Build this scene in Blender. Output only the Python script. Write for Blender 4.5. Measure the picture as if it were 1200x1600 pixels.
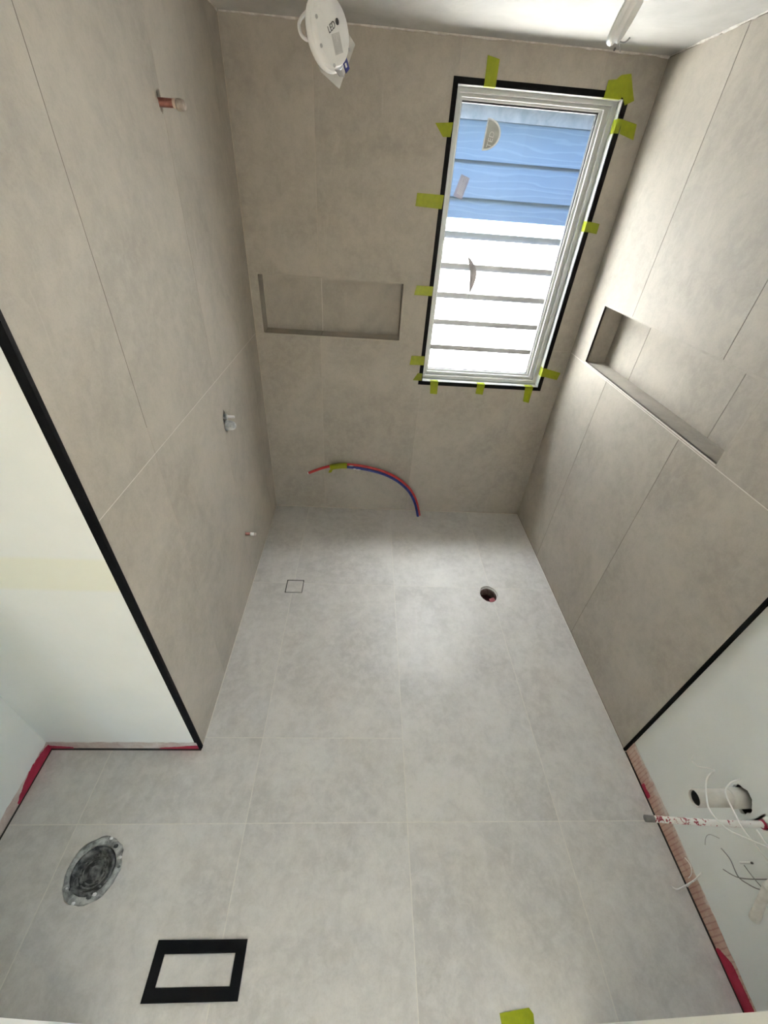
import bpy, bmesh, math, random
from mathutils import Vector, Matrix
random.seed(7)
S = bpy.context.scene
COL = S.collection
for o in list(bpy.data.objects): bpy.data.objects.remove(o)

# ------------------------------------------------------------------ camera
CAM = Vector((0.6254, -2.4607, 1.8762))
F_PX, YAW, PITCH, ROLL = 641.74, -0.0719, -0.6568, 0.0801
cy, sy, cp, sp = math.cos(YAW), math.sin(YAW), math.cos(PITCH), math.sin(PITCH)
fw = Vector((-sy*cp, cy*cp, sp)); r0 = Vector((cy, sy, 0)); u0 = r0.cross(fw)
rt = math.cos(ROLL)*r0 + math.sin(ROLL)*u0
up = -math.sin(ROLL)*r0 + math.cos(ROLL)*u0
cd = bpy.data.cameras.new('camera'); cam = bpy.data.objects.new('camera', cd); COL.objects.link(cam)
M = Matrix((rt, up, -fw)).transposed().to_4x4(); M.translation = CAM
cam.matrix_world = M
cd.sensor_fit = 'VERTICAL'; cd.sensor_height = 24.0; cd.lens = F_PX/1600*24.0
cd.clip_start = 0.01; cd.clip_end = 200
S.camera = cam

# ------------------------------------------------------------------ sky, sun, exposure
world = bpy.data.worlds.new('world'); S.world = world; world.use_nodes = True
wn = world.node_tree; wn.nodes.clear()
sky = wn.nodes.new('ShaderNodeTexSky'); sky.sky_type = 'NISHITA'
sky.sun_disc = False; sky.sun_elevation = math.radians(66); sky.sun_rotation = math.radians(180)
sky.air_density = 1.0; sky.dust_density = 0.3; sky.ozone_density = 1.0
bg = wn.nodes.new('ShaderNodeBackground'); bg.inputs['Strength'].default_value = 1.05
wo = wn.nodes.new('ShaderNodeOutputWorld')
wn.links.new(sky.outputs[0], bg.inputs[0]); wn.links.new(bg.outputs[0], wo.inputs[0])

sd = bpy.data.lights.new('sun', 'SUN'); sd.energy = 290.0; sd.angle = math.radians(0.6); sd.color = (1.0, 0.98, 0.96)
sun = bpy.data.objects.new('sun', sd); COL.objects.link(sun)
sdir = Vector((-0.10, math.cos(math.radians(66)), -math.sin(math.radians(66)))).normalized()   # travels to +y, down
sun.rotation_euler = sdir.to_track_quat('-Z', 'Y').to_euler()
sun.location = (0, -3, 6)

S.view_settings.view_transform = 'Standard'; S.view_settings.look = 'None'
S.view_settings.gamma = 1; S.view_settings.use_curve_mapping = False
S.view_settings.exposure = 0.42
try:
    S.cycles.max_bounces = 14; S.cycles.diffuse_bounces = 8; S.cycles.transparent_max_bounces = 16
    S.cycles.caustics_reflective = False; S.cycles.caustics_refractive = False
    S.cycles.sample_clamp_indirect = 0
except Exception: pass

# ------------------------------------------------------------------ room dimensions
W, H, D = 1.827, 2.40, 1.692          # width, height, length of the tiled side walls
RX = -0.604                            # far side of the recess
FY = -2.4437                            # room face of the wall with the doorway
JL, JR = -0.072, 1.357                   # doorway edges

# ------------------------------------------------------------------ materials
def mat(name, color=(.8,.8,.8), rough=.5, metal=0.0, spec=.5):
    m = bpy.data.materials.new(name); m.use_nodes = True
    b = m.node_tree.nodes['Principled BSDF']
    b.inputs['Base Color'].default_value = (*color, 1); b.inputs['Roughness'].default_value = rough
    b.inputs['Metallic'].default_value = metal
    try: b.inputs['Specular IOR Level'].default_value = spec
    except KeyError: pass
    return m
def nn(m, t, **k):
    n = m.node_tree.nodes.new(t)
    for a, v in k.items():
        if a in n.inputs: n.inputs[a].default_value = v
        else: setattr(n, a, v)
    return n
def lk(m, a, b): m.node_tree.links.new(a, b)
def bsdf(m): return m.node_tree.nodes['Principled BSDF']
def ramp(m, src, stops):
    r = nn(m, 'ShaderNodeValToRGB'); cr = r.color_ramp
    while len(cr.elements) > 1: cr.elements.remove(cr.elements[0])
    cr.elements[0].position = stops[0][0]; cr.elements[0].color = (*stops[0][1], 1)
    for p, c in stops[1:]:
        e = cr.elements.new(p); e.color = (*c, 1)
    lk(m, src, r.inputs[0]); return r.outputs[0]
def g(v): return (v, v, v)
def noise(m, vec, scale, detail=4, rough=.55, dist=0):
    n = nn(m, 'ShaderNodeTexNoise', Scale=scale, Detail=detail, Roughness=rough, Distortion=dist)
    if vec is not None: lk(m, vec, n.inputs['Vector'])
    return n.outputs['Fac']
def mixc(m, fac, a, b, mode='MIX'):
    n = nn(m, 'ShaderNodeMix', data_type='RGBA', blend_type=mode)
    for s, v in ((0, fac), (6, a), (7, b)):
        if isinstance(v, (int, float)): n.inputs[s].default_value = v
        elif isinstance(v, tuple): n.inputs[s].default_value = (*v, 1)
        else: lk(m, v, n.inputs[s])
    return n.outputs[2]
def objvec(m, scale=(1,1,1)):
    tc = nn(m, 'ShaderNodeTexCoord'); mp = nn(m, 'ShaderNodeMapping')
    mp.inputs['Scale'].default_value = scale
    lk(m, tc.outputs['Object'], mp.inputs[0])
    return mp.outputs[0]
def bump(m, h, strength, dist=.002):
    b = nn(m, 'ShaderNodeBump'); b.inputs['Strength'].default_value = strength; b.inputs['Distance'].default_value = dist
    lk(m, h, b.inputs['Height']); lk(m, b.outputs[0], bsdf(m).inputs['Normal'])

def tile_material(name, base, lift, streak, mo=.42, rg=(.52, .66), sp=.32):
    """concrete-look porcelain: soft clouds, fine mottling, pale trowel wisps; a different cut of the pattern on every tile"""
    m = mat(name, base, .5, spec=sp)
    tc = nn(m, 'ShaderNodeTexCoord'); oi = nn(m, 'ShaderNodeObjectInfo')
    sc = nn(m, 'ShaderNodeVectorMath', operation='SCALE'); sc.inputs['Scale'].default_value = 7.0
    cmb = nn(m, 'ShaderNodeCombineXYZ')
    for i in range(3): lk(m, oi.outputs['Random'], cmb.inputs[i])
    lk(m, cmb.outputs[0], sc.inputs[0])
    ad = nn(m, 'ShaderNodeVectorMath', operation='ADD')
    lk(m, tc.outputs['Object'], ad.inputs[0]); lk(m, sc.outputs[0], ad.inputs[1])
    v = ad.outputs[0]
    cloud = noise(m, v, 2.6, 5, .62, .6)
    c = mixc(m, ramp(m, cloud, [(.34, g(0)), (.66, g(1))]), tuple(x*.86 for x in base), tuple(min(1, x*lift) for x in base))
    mott = noise(m, v, 23, 8, .74, .35)
    c = mixc(m, ramp(m, mott, [(.44, g(0)), (.62, g(mo))]), c, tuple(min(1, x*1.22) for x in base))
    c = mixc(m, ramp(m, mott, [(.30, g(mo*.75)), (.45, g(0))]), c, tuple(x*.78 for x in base))
    mp = nn(m, 'ShaderNodeMapping'); mp.inputs['Scale'].default_value = streak; lk(m, v, mp.inputs[0])
    st = noise(m, mp.outputs[0], 3.0, 6, .7, 1.6)
    c = mixc(m, ramp(m, st, [(.60, g(0)), (.72, g(.35))]), c, tuple(min(1, x*1.28) for x in base))
    fine = noise(m, v, 190, 3, .6)
    c = mixc(m, ramp(m, fine, [(.35, g(.10)), (.5, g(0))]), c, tuple(x*.6 for x in base))
    lk(m, c, bsdf(m).inputs['Base Color'])
    lk(m, ramp(m, mott, [(.3, g(rg[0])), (.7, g(rg[1]))]), bsdf(m).inputs['Roughness'])
    bump(m, mott, .10, .0015)
    return m
TILE_W = tile_material('wall_tile', (.410, .377, .324), 1.10, (6, 6, 1.0))
TILE_F = tile_material('floor_tile', (.565, .548, .524), 1.12, (2.2, .9, 2.2), .50, (.34, .48), .5)  # same tile as the walls; its stronger light is put into a paler base

def simple_noise_mat(name, a, b, scale, rough, bumps=0.0, bscale=60, spec=.4, metal=0.0, lo=.35, hi=.65):
    m = mat(name, a, rough, metal, spec); v = objvec(m)
    n = noise(m, v, scale, 5, .6, .4)
    lk(m, ramp(m, n, [(lo, a), (hi, b)]), bsdf(m).inputs['Base Color'])
    if bumps: bump(m, noise(m, v, bscale, 4, .6), bumps, .002)
    return m
GROUT = simple_noise_mat('pale_grout', (.64,.615,.56), (.72,.695,.64), 40, .85)
GROUT_B = simple_noise_mat('tile_toned_grout', (.44,.39,.325), (.50,.445,.375), 40, .85)
GROUT_D = simple_noise_mat('open_joint', (.12,.105,.09), (.20,.18,.155), 40, .9)
BED = simple_noise_mat('adhesive_bed', (.05,.045,.042), (.10,.09,.085), 30, .9)
PLASTER = simple_noise_mat('white_plaster', (.73,.755,.74), (.77,.79,.775), 4, .6, .05, 90)
CEIL = simple_noise_mat('skimmed_ceiling', (.41,.405,.385), (.48,.475,.455), 5, .8, .95, 22)
BEAD = simple_noise_mat('jointing_compound', (.50,.47,.42), (.72,.70,.66), 30, .85, .5, 70)
CAVITY = mat('wall_cavity', (.035,.032,.03), .9)
BLACK = simple_noise_mat('black_anodised', (.0035,.0035,.0045), (.006,.006,.007), 60, .6, spec=.10)
VENTBLACK = mat('black_satin_frame', (.005,.005,.006), .6, spec=.12)
WHITE = simple_noise_mat('white_powdercoat', (.54,.55,.535), (.58,.59,.575), 12, .35)
JAMB = simple_noise_mat('painted_jamb', (.74,.75,.72), (.78,.79,.77), 8, .5)
GASKET = mat('rubber_gasket', (.03,.03,.032), .6)
WPLAST = simple_noise_mat('white_plastic', (.74,.74,.74), (.80,.80,.80), 20, .35)
PVC = simple_noise_mat('dusty_white_pvc', (.62,.59,.54), (.74,.72,.68), 18, .45, .1, 60)
COPPER = simple_noise_mat('red_brown_copper', (.22,.085,.07), (.33,.14,.11), 60, .45, metal=.35)
BRASS = simple_noise_mat('tarnished_brass', (.36,.31,.27), (.52,.46,.40), 70, .4, metal=.5)
CHROME = mat('chrome', (.75,.75,.75), .18, 1.0)
GREYPL = simple_noise_mat('dusty_grey_plastic', (.30,.32,.34), (.58,.60,.60), 45, .3, .2, 60)
MORTAR = simple_noise_mat('smeared_mortar', (.14,.145,.145), (.52,.54,.53), 34, .85, .8, 45)
DARKPL = simple_noise_mat('dusty_dark_pipe', (.022,.024,.026), (.26,.27,.27), 38, .6, .6, 60, lo=.42, hi=.72)
DUSTPL = simple_noise_mat('dusty_rib', (.03,.032,.034), (.34,.35,.35), 55, .65, .4, 60, lo=.40, hi=.70)
WIRE = mat('white_wire', (.84,.84,.82), .4)
GWIRE = mat('grey_wire', (.22,.22,.215), .5)
REDM = simple_noise_mat('red_membrane', (.36,.012,.045), (.47,.03,.075), 25, .45, .3, 50)
REDPEX = simple_noise_mat('red_pex', (.42,.02,.03), (.52,.05,.05), 30, .38)
BLUEPEX = simple_noise_mat('blue_pex', (.012,.02,.16), (.03,.05,.25), 30, .38)
PRINT = mat('dark_print', (.06,.06,.065), .7)
GREYPRINT = mat('grey_print', (.40,.40,.41), .7)
BLUETAG = mat('navy_tag', (.02,.03,.22), .4)

# thin membrane brushed over reinforcing fabric: fades into the plaster at its upper edge
def membrane_material(axis, ca, cb, line):
    m = mat('brushed_membrane_'+axis, (.5,.3,.25), .6)
    v = objvec(m)
    sep = nn(m, 'ShaderNodeSeparateXYZ'); lk(m, v, sep.inputs[0])
    wv = nn(m, 'ShaderNodeTexWave', wave_type='BANDS', bands_direction='Y' if axis == 'y' else 'X')
    wv.inputs['Scale'].default_value = 21; wv.inputs['Distortion'].default_value = 1.2; wv.inputs['Detail'].default_value = 2
    wv.inputs['Detail Scale'].default_value = 3
    lk(m, v, wv.inputs['Vector'])
    n = noise(m, v, 14, 5, .65, .5)
    pink = mixc(m, ramp(m, n, [(.35, g(0)), (.65, g(1))]), ca, cb)
    pink = mixc(m, ramp(m, wv.outputs['Fac'], [(.0, g(line)), (.25, g(0))]), pink, (.28,.10,.09))
    # wear towards the top and along the run, where the plaster shows through
    ad = nn(m, 'ShaderNodeMath', operation='MULTIPLY_ADD'); ad.inputs[1].default_value = 5.5; lk(m, sep.outputs['Z'], ad.inputs[0])
    lk(m, n, ad.inputs[2])
    c = mixc(m, ramp(m, ad.outputs[0], [(.60, g(0)), (.86, g(.20)), (1.0, g(.80))]), pink, (.66,.64,.61))
    lk(m, c, bsdf(m).inputs['Base Color']); return m
MEMB_Y = membrane_material('y', (.50,.30,.24), (.60,.41,.32), .5)
MEMB_X = membrane_material('x', (.48,.36,.33), (.62,.57,.53), .06)

# speckled white pipe with splashes of red membrane
def speckled():
    m = mat('splashed_white_pipe', (.8,.78,.76), .4); v = objvec(m)
    sep = nn(m, 'ShaderNodeSeparateXYZ'); lk(m, v, sep.inputs[0])
    n = noise(m, v, 95, 3, .6, .6)
    mr = nn(m, 'ShaderNodeMapRange'); lk(m, sep.outputs['X'], mr.inputs[0])
    mr.inputs[1].default_value = 1.45; mr.inputs[2].default_value = 1.80; mr.inputs[3].default_value = .10; mr.inputs[4].default_value = -.07
    ad = nn(m, 'ShaderNodeMath', operation='ADD'); lk(m, n, ad.inputs[0]); lk(m, mr.outputs[0], ad.inputs[1])
    lk(m, ramp(m, ad.outputs[0], [(.585, (.82,.80,.78)), (.61, (.36,.04,.07))]), bsdf(m).inputs['Base Color'])
    return m
SPECK = speckled()

# translucent yellow-green tape
def tape_material():
    m = mat('yellow_green_tape', (.36,.42,.006), .4)
    v = objvec(m); n = noise(m, v, 60, 3)
    lk(m, ramp(m, n, [(.3, (.34,.40,.006)), (.7, (.42,.47,.010))]), bsdf(m).inputs['Base Color'])
    tr = nn(m, 'ShaderNodeBsdfTransparent'); tr.inputs[0].default_value = (.85,.9,.25,1)
    mx = nn(m, 'ShaderNodeMixShader'); mx.inputs[0].default_value = .30
    out = m.node_tree.nodes['Material Output']
    lk(m, bsdf(m).outputs[0], mx.inputs[1]); lk(m, tr.outputs[0], mx.inputs[2]); lk(m, mx.outputs[0], out.inputs[0])
    return m
TAPE = tape_material()
# clear thin pane / clear film: transparent with a Fresnel reflection
def clear(name, tint, refl, body=0.0, bodycol=(.8,.8,.8)):
    m = mat(name, bodycol, .3)
    tr = nn(m, 'ShaderNodeBsdfTransparent'); tr.inputs[0].default_value = (*tint, 1)
    gl = nn(m, 'ShaderNodeBsdfGlossy'); gl.inputs['Roughness'].default_value = .02
    fr = nn(m, 'ShaderNodeFresnel'); fr.inputs[0].default_value = 1.45
    ml = nn(m, 'ShaderNodeMath', operation='MULTIPLY'); ml.inputs[1].default_value = refl; 
    ge = nn(m, 'ShaderNodeNewGeometry'); inv = nn(m, 'ShaderNodeMath', operation='SUBTRACT'); inv.inputs[0].default_value = refl
    lk(m, ge.outputs['Backfacing'], inv.inputs[1]); inv.use_clamp = True            # only the outer skin of the sheet mirrors
    lk(m, fr.outputs[0], ml.inputs[0]); lk(m, inv.outputs[0], ml.inputs[1])
    m0 = nn(m, 'ShaderNodeMixShader'); m0.inputs[0].default_value = body
    lk(m, tr.outputs[0], m0.inputs[1]); lk(m, bsdf(m).outputs[0], m0.inputs[2])
    m1 = nn(m, 'ShaderNodeMixShader'); lk(m, ml.outputs[0], m1.inputs[0]); lk(m, m0.outputs[0], m1.inputs[1]); lk(m, gl.outputs[0], m1.inputs[2])
    lk(m, m1.outputs[0], m.node_tree.nodes['Material Output'].inputs[0]); return m
GLASS = clear('window_glass', (.97,.98,.98), 1.0)
FILM = clear('milky_film', (.95,.95,.93), .6, .55, (.74,.72,.68))

# fibre-cement weatherboard with a fine pressed wood grain
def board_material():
    m = mat('shaded_blue_weatherboard', (.62,.72,.80), .6); v = objvec(m, (1.0, 1.0, 5.5))
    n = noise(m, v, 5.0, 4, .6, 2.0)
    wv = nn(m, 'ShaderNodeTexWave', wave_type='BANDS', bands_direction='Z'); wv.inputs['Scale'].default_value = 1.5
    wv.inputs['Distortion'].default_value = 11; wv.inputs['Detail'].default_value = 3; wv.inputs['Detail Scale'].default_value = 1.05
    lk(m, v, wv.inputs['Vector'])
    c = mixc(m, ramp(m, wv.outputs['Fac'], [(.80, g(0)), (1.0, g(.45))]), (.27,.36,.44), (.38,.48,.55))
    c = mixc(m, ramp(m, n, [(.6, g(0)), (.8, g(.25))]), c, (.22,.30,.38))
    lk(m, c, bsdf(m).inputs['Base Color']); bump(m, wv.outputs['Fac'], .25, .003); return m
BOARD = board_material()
BOARD_SUNLIT = simple_noise_mat('sunlit_grey_weatherboard', (.40,.395,.38), (.46,.455,.44), 6, .65)  # same cladding below the sun line, greyed so its lap shadows look neutral
BOARD_RAW = simple_noise_mat('patchy_weatherboard', (.36,.35,.32), (.46,.46,.45), 6, .7)
FRIEZE = simple_noise_mat('stained_frieze_board', (.42,.48,.52), (.66,.69,.71), 9, .7)
SOFFIT = mat('grey_soffit', (.20,.22,.24), .7)
CONC = simple_noise_mat('brown_yard', (.13,.125,.11), (.19,.18,.16), 3, .9, .3, 40)
SOIL = simple_noise_mat('dark_soil', (.05,.042,.035), (.09,.075,.06), 6, .95, .5, 40)

# ------------------------------------------------------------------ builders
def link(name, me, material=None, parent=None):
    o = bpy.data.objects.new(name, me); COL.objects.link(o)
    if material is not None: me.materials.append(material)
    if parent is not None:
        o.parent = parent; o.matrix_parent_inverse = parent.matrix_world.inverted()
    return o
def from_bm(name, bm, material=None, parent=None, smooth=False):
    me = bpy.data.meshes.new(name); bmesh.ops.recalc_face_normals(bm, faces=bm.faces); bm.to_mesh(me); bm.free()
    if smooth:
        for p in me.polygons: p.use_smooth = True
    return link(name, me, material, parent)
def empty(name, loc=(0,0,0)):
    o = bpy.data.objects.new(name, None); COL.objects.link(o); o.empty_display_size = .05
    o.location = loc; bpy.context.view_layer.update(); return o
def tag(o, label=None, cat=None, group=None, kind=None):
    for k, v in (('label', label), ('category', cat), ('group', group), ('kind', kind)):
        if v: o[k] = v
    return o
def box_bm(bm, a, b):
    x0, y0, z0 = (min(a[i], b[i]) for i in range(3)); x1, y1, z1 = (max(a[i], b[i]) for i in range(3))
    v = [bm.verts.new(p) for p in ((x0,y0,z0),(x1,y0,z0),(x1,y1,z0),(x0,y1,z0),(x0,y0,z1),(x1,y0,z1),(x1,y1,z1),(x0,y1,z1))]
    for f in ((0,3,2,1),(4,5,6,7),(0,1,5,4),(1,2,6,5),(2,3,7,6),(3,0,4,7)): bm.faces.new([v[i] for i in f])
def box(name, a, b, material, parent=None):
    bm = bmesh.new(); box_bm(bm, a, b); return from_bm(name, bm, material, parent)
def boxes(name, L, material, parent=None):
    bm = bmesh.new()
    for a, b in L: box_bm(bm, a, b)
    return from_bm(name, bm, material, parent)

def slab_bm(bm, frame, rect, holes=(), rounds=(), d0=0.0, d1=-.009):
    """rectangular slab with rectangular cut-outs and round (cu, cv, ru, rv, jitter) holes; frame = (origin, U, V, N)"""
    O, U, V, N = (Vector(x) for x in frame)
    P = lambda u, v, d: O + U*u + V*v + N*d
    u0, u1, v0, v1 = rect
    sq = []
    for (cu, cv, ru, rv, j) in rounds:
        if u0 < cu < u1 and v0 < cv < v1:
            sq.append((max(cu-1.6*ru, u0), min(cu+1.6*ru, u1), max(cv-1.6*rv, v0), min(cv+1.6*rv, v1), cu, cv, ru, rv, j))
    cut = [h for h in holes if h[0] < u1 and h[1] > u0 and h[2] < v1 and h[3] > v0] + [s[:4] for s in sq]
    us = sorted({u0, u1, *[min(max(h[i], u0), u1) for h in cut for i in (0, 1)]})
    vs = sorted({v0, v1, *[min(max(h[i], v0), v1) for h in cut for i in (2, 3)]})
    nu, nv = len(us)-1, len(vs)-1
    solid = lambda i, j: 0 <= i < nu and 0 <= j < nv and not any(
        h[0]-1e-9 <= (us[i]+us[i+1])/2 <= h[1] and h[2] <= (vs[j]+vs[j+1])/2 <= h[3] for h in cut)
    filled = lambda i, j: solid(i, j) or (0 <= i < nu and 0 <= j < nv and any(
        s[0] <= (us[i]+us[i+1])/2 <= s[1] and s[2] <= (vs[j]+vs[j+1])/2 <= s[3] for s in sq))
    cache = {}
    def vt(u, v, d):
        k = (round(u, 6), round(v, 6), round(d, 6))
        if k not in cache: cache[k] = bm.verts.new(P(u, v, d))
        return cache[k]
    def quad(*p): 
        try: bm.faces.new([vt(*q) for q in p])
        except ValueError: pass
    for i in range(nu):
        for j in range(nv):
            if not solid(i, j):
                if not filled(i, j): continue
            a, b, c, d = us[i], us[i+1], vs[j], vs[j+1]
            if solid(i, j):
                quad((a,c,d0),(b,c,d0),(b,d,d0),(a,d,d0)); quad((a,c,d1),(a,d,d1),(b,d,d1),(b,c,d1))
            for (ni, nj, p, q) in ((i-1,j,(a,c),(a,d)),(i+1,j,(b,d),(b,c)),(i,j-1,(b,c),(a,c)),(i,j+1,(a,d),(b,d))):
                if not filled(ni, nj): quad((*p,d0),(*q,d0),(*q,d1),(*p,d1))
    n = 32
    for (a, b, c, d, cu, cv, ru, rv, jit) in sq:
        rng = random.Random(int(cu*1000)+int(cv*77))
        inn, out = [], []
        for k in range(n):
            t = 2*math.pi*(k+.5)/n if False else 2*math.pi*k/n + math.pi/4
            x, y = math.cos(t), math.sin(t)
            jj = 1 + jit*(rng.random()-.5)*2
            inn.append((cu+ru*jj*x, cv+rv*jj*y))
            s = 1/max(abs(x), abs(y))
            ox = cu + (x*s)*((b-cu) if x > 0 else (cu-a)); oy = cv + (y*s)*((d-cv) if y > 0 else (cv-c))
            out.append((ox, oy))
        for k in range(n):
            l = (k+1) % n
            quad((*out[k],d0),(*out[l],d0),(*inn[l],d0),(*inn[k],d0))
            quad((*out[k],d1),(*inn[k],d1),(*inn[l],d1),(*out[l],d1))
            quad((*inn[k],d0),(*inn[l],d0),(*inn[l],d1),(*inn[k],d1))
def slab(name, frame, rect, material, parent=None, holes=(), rounds=(), d0=0.0, d1=-.009):
    bm = bmesh.new(); slab_bm(bm, frame, rect, holes, rounds, d0, d1)
    return from_bm(name, bm, material, parent)
def drill(o, cx, cy, rx, ry, jit=0.0):
    """cut one round hole through a floor tile"""
    bm = bmesh.new(); rng = random.Random(5); n = 40; T, B_ = [], []
    for k in range(n):
        t = 2*math.pi*k/n; j = 1+jit*rng.uniform(-1, 1)
        for L, z in ((T, .02), (B_, -.04)): L.append(bm.verts.new((cx+rx*j*math.cos(t), cy+ry*j*math.sin(t), z)))
    bm.faces.new(T); bm.faces.new(B_[::-1])
    for k in range(n): bm.faces.new((B_[k], B_[(k+1)%n], T[(k+1)%n], T[k]))
    c = from_bm('cutter', bm); md = o.modifiers.new('drill', 'BOOLEAN'); md.operation = 'DIFFERENCE'; md.solver = 'EXACT'; md.object = c
    dg = bpy.context.evaluated_depsgraph_get(); dg.update()
    me = bpy.data.meshes.new_from_object(o.evaluated_get(dg)); o.modifiers.clear()
    o.data = me; bpy.data.objects.remove(c)
def tiles(frame, us, vs, material, parent, holes=(), rounds=(), gap=.003, skip=(), name='tile', jig=.0004):
    """one object per tile on the grid us x vs, each set a hair proud or shy of its neighbours"""
    for i in range(len(us)-1):
        for j in range(len(vs)-1):
            if (i, j) in skip: continue
            r = (us[i]+gap/2, us[i+1]-gap/2, vs[j]+gap/2, vs[j+1]-gap/2)
            bm = bmesh.new(); slab_bm(bm, frame, r, holes, rounds, random.uniform(-jig, 0), -.009)
            if not bm.faces: bm.free(); continue
            from_bm(name, bm, material, parent)
def ring(name, rects, y0, y1, material, parent):
    """mitred rectangular frame in the plane of the back wall; rects = outer and inner (x0, x1, z0, z1)"""
    bm = bmesh.new(); L = []
    for (x0, x1, z0, z1) in rects:
        for y in (y0, y1):
            L.append([bm.verts.new(p) for p in ((x0,y,z0),(x1,y,z0),(x1,y,z1),(x0,y,z1))])
    of, ob, inf, inb = L
    for k in range(4):
        l = (k+1) % 4
        for q in ((of[k],of[l],inf[l],inf[k]), (ob[k],inb[k],inb[l],ob[l]), (of[k],ob[k],ob[l],of[l]), (inf[k],inf[l],inb[l],inb[k])): bm.faces.new(q)
    return from_bm(name, bm, material, parent)
def smooth_path(pts, n=8):
    P = [Vector(p) for p in pts]; out = []
    for i in range(len(P)-1):
        a, b, c, d = P[max(i-1,0)], P[i], P[i+1], P[min(i+2,len(P)-1)]
        for k in range(n):
            t = k/n
            out.append(.5*((2*b)+(c-a)*t+(2*a-5*b+4*c-d)*t*t+(3*b-a-3*c+d)*t**3))
    out.append(P[-1]); return out
def tube_bm(bm, pts, r, seg=10, caps=True):
    pts = [Vector(p) for p in pts]; rs = r if isinstance(r, (list, tuple)) else [r]*len(pts)
    t0 = (pts[1]-pts[0]).normalized(); nrm = t0.orthogonal().normalized(); prev = t0; rings = []
    for i, p in enumerate(pts):
        t = (pts[min(i+1,len(pts)-1)]-pts[max(i-1,0)])
        t = t.normalized() if t.length > 1e-9 else prev
        q = prev.rotation_difference(t); nrm = (q @ nrm).normalized(); prev = t
        bn = t.cross(nrm)
        rings.append([bm.verts.new(p + (nrm*math.cos(2*math.pi*k/seg)+bn*math.sin(2*math.pi*k/seg))*rs[i]) for k in range(seg)])
    for a, b in zip(rings, rings[1:]):
        for k in range(seg): bm.faces.new((a[k], a[(k+1)%seg], b[(k+1)%seg], b[k]))
    if caps: bm.faces.new(rings[0][::-1]); bm.faces.new(rings[-1])
def tube(name, pts, r, material, parent=None, seg=10, sm=True, n=6, caps=True):
    bm = bmesh.new(); tube_bm(bm, smooth_path(pts, n) if (sm and len(pts) > 2) else pts, r, seg, caps)
    return from_bm(name, bm, material, parent, smooth=True)
def lathe(name, origin, axis, prof, material, parent=None, seg=28, smooth=True, jit=0.0, sx=1.0, sy=1.0):
    """revolve (distance along axis, radius) points around an axis"""
    O = Vector(origin); A = Vector(axis).normalized(); u = A.orthogonal().normalized()
    if abs(A.z) > .99: u = Vector((1,0,0))
    w = A.cross(u); bm = bmesh.new(); rng = random.Random(len(prof)*31+seg); rows = []
    for (d, r) in prof:
        if r < 1e-6: rows.append([bm.verts.new(O+A*d)]); continue
        rows.append([bm.verts.new(O + A*(d+jit*rng.uniform(-1,1)) + (u*math.cos(2*math.pi*k/seg)*sx+w*math.sin(2*math.pi*k/seg)*sy)*r*(1+jit*4*rng.uniform(-1,1))) for k in range(seg)])
    for a, b in zip(rows, rows[1:]):
        for k in range(seg):
            l = (k+1) % seg
            if len(a) == 1 and len(b) == 1: continue
            if len(a) == 1: bm.faces.new((a[0], b[k], b[l]))
            elif len(b) == 1: bm.faces.new((a[k], b[0], a[l]))
            else: bm.faces.new((a[k], b[k], b[l], a[l]))
    return from_bm(name, bm, material, parent, smooth=smooth)
def poly_slab(name, pts, nrm, t, material, parent=None):
    """flat outline (list of 3-D points) with thickness t along nrm"""
    bm = bmesh.new(); n = Vector(nrm)*t
    a = [bm.verts.new(Vector(p)) for p in pts]; b = [bm.verts.new(Vector(p)+n) for p in pts]
    bm.faces.new(a[::-1]); bm.faces.new(b)
    for k in range(len(a)): bm.faces.new((a[k], a[(k+1)%len(a)], b[(k+1)%len(a)], b[k]))
    return from_bm(name, bm, material, parent)
def text_mesh(name, body, size, matrix, material, parent):
    cu = bpy.data.curves.new('t', 'FONT'); cu.body = body; cu.size = size; cu.align_x = 'CENTER'; cu.align_y = 'CENTER'; cu.extrude = .0002
    o = bpy.data.objects.new('t', cu); COL.objects.link(o)
    dg = bpy.context.evaluated_depsgraph_get(); dg.update()
    me = bpy.data.meshes.new_from_object(o.evaluated_get(dg)); me.transform(matrix)
    bpy.data.objects.remove(o); bpy.data.curves.remove(cu)
    me.materials.clear(); me.name = name
    return link(name, me, material, parent)
def structure(name, label=None):
    o = empty(name); o['kind'] = 'structure'
    if label: o['label'] = label
    return o

# ================================================================== SETTING
# frames (origin, U, V, N into the room)
F_FLOOR = ((0,0,0),(1,0,0),(0,1,0),(0,0,1))
F_BACK = ((0,0,0),(1,0,0),(0,0,1),(0,-1,0))
F_LEFT = ((0,0,0),(0,1,0),(0,0,1),(1,0,0))
F_RIGHT = ((W,0,0),(0,1,0),(0,0,1),(-1,0,0))

# ---- floor
DRAIN = (.199, .300, -.837, -.737)
WASTE = (1.420, -.810, .054, .062, .05)
PAN = (-.238, -2.080, .088, .092, .04)
floor = structure('floor', 'pale grey-beige large-format tiled bathroom floor')
slab('grout_bed', F_FLOOR, (RX-.02, W+.05, FY-.15, .02), GROUT, floor, [DRAIN], [WASTE[:2]+(.056,.064,.02), PAN[:2]+(.09,.094,.02)], -.0005, -.03)
fx = [RX+.008, -.360, .242, .845, 1.436, W-.002]
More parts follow.
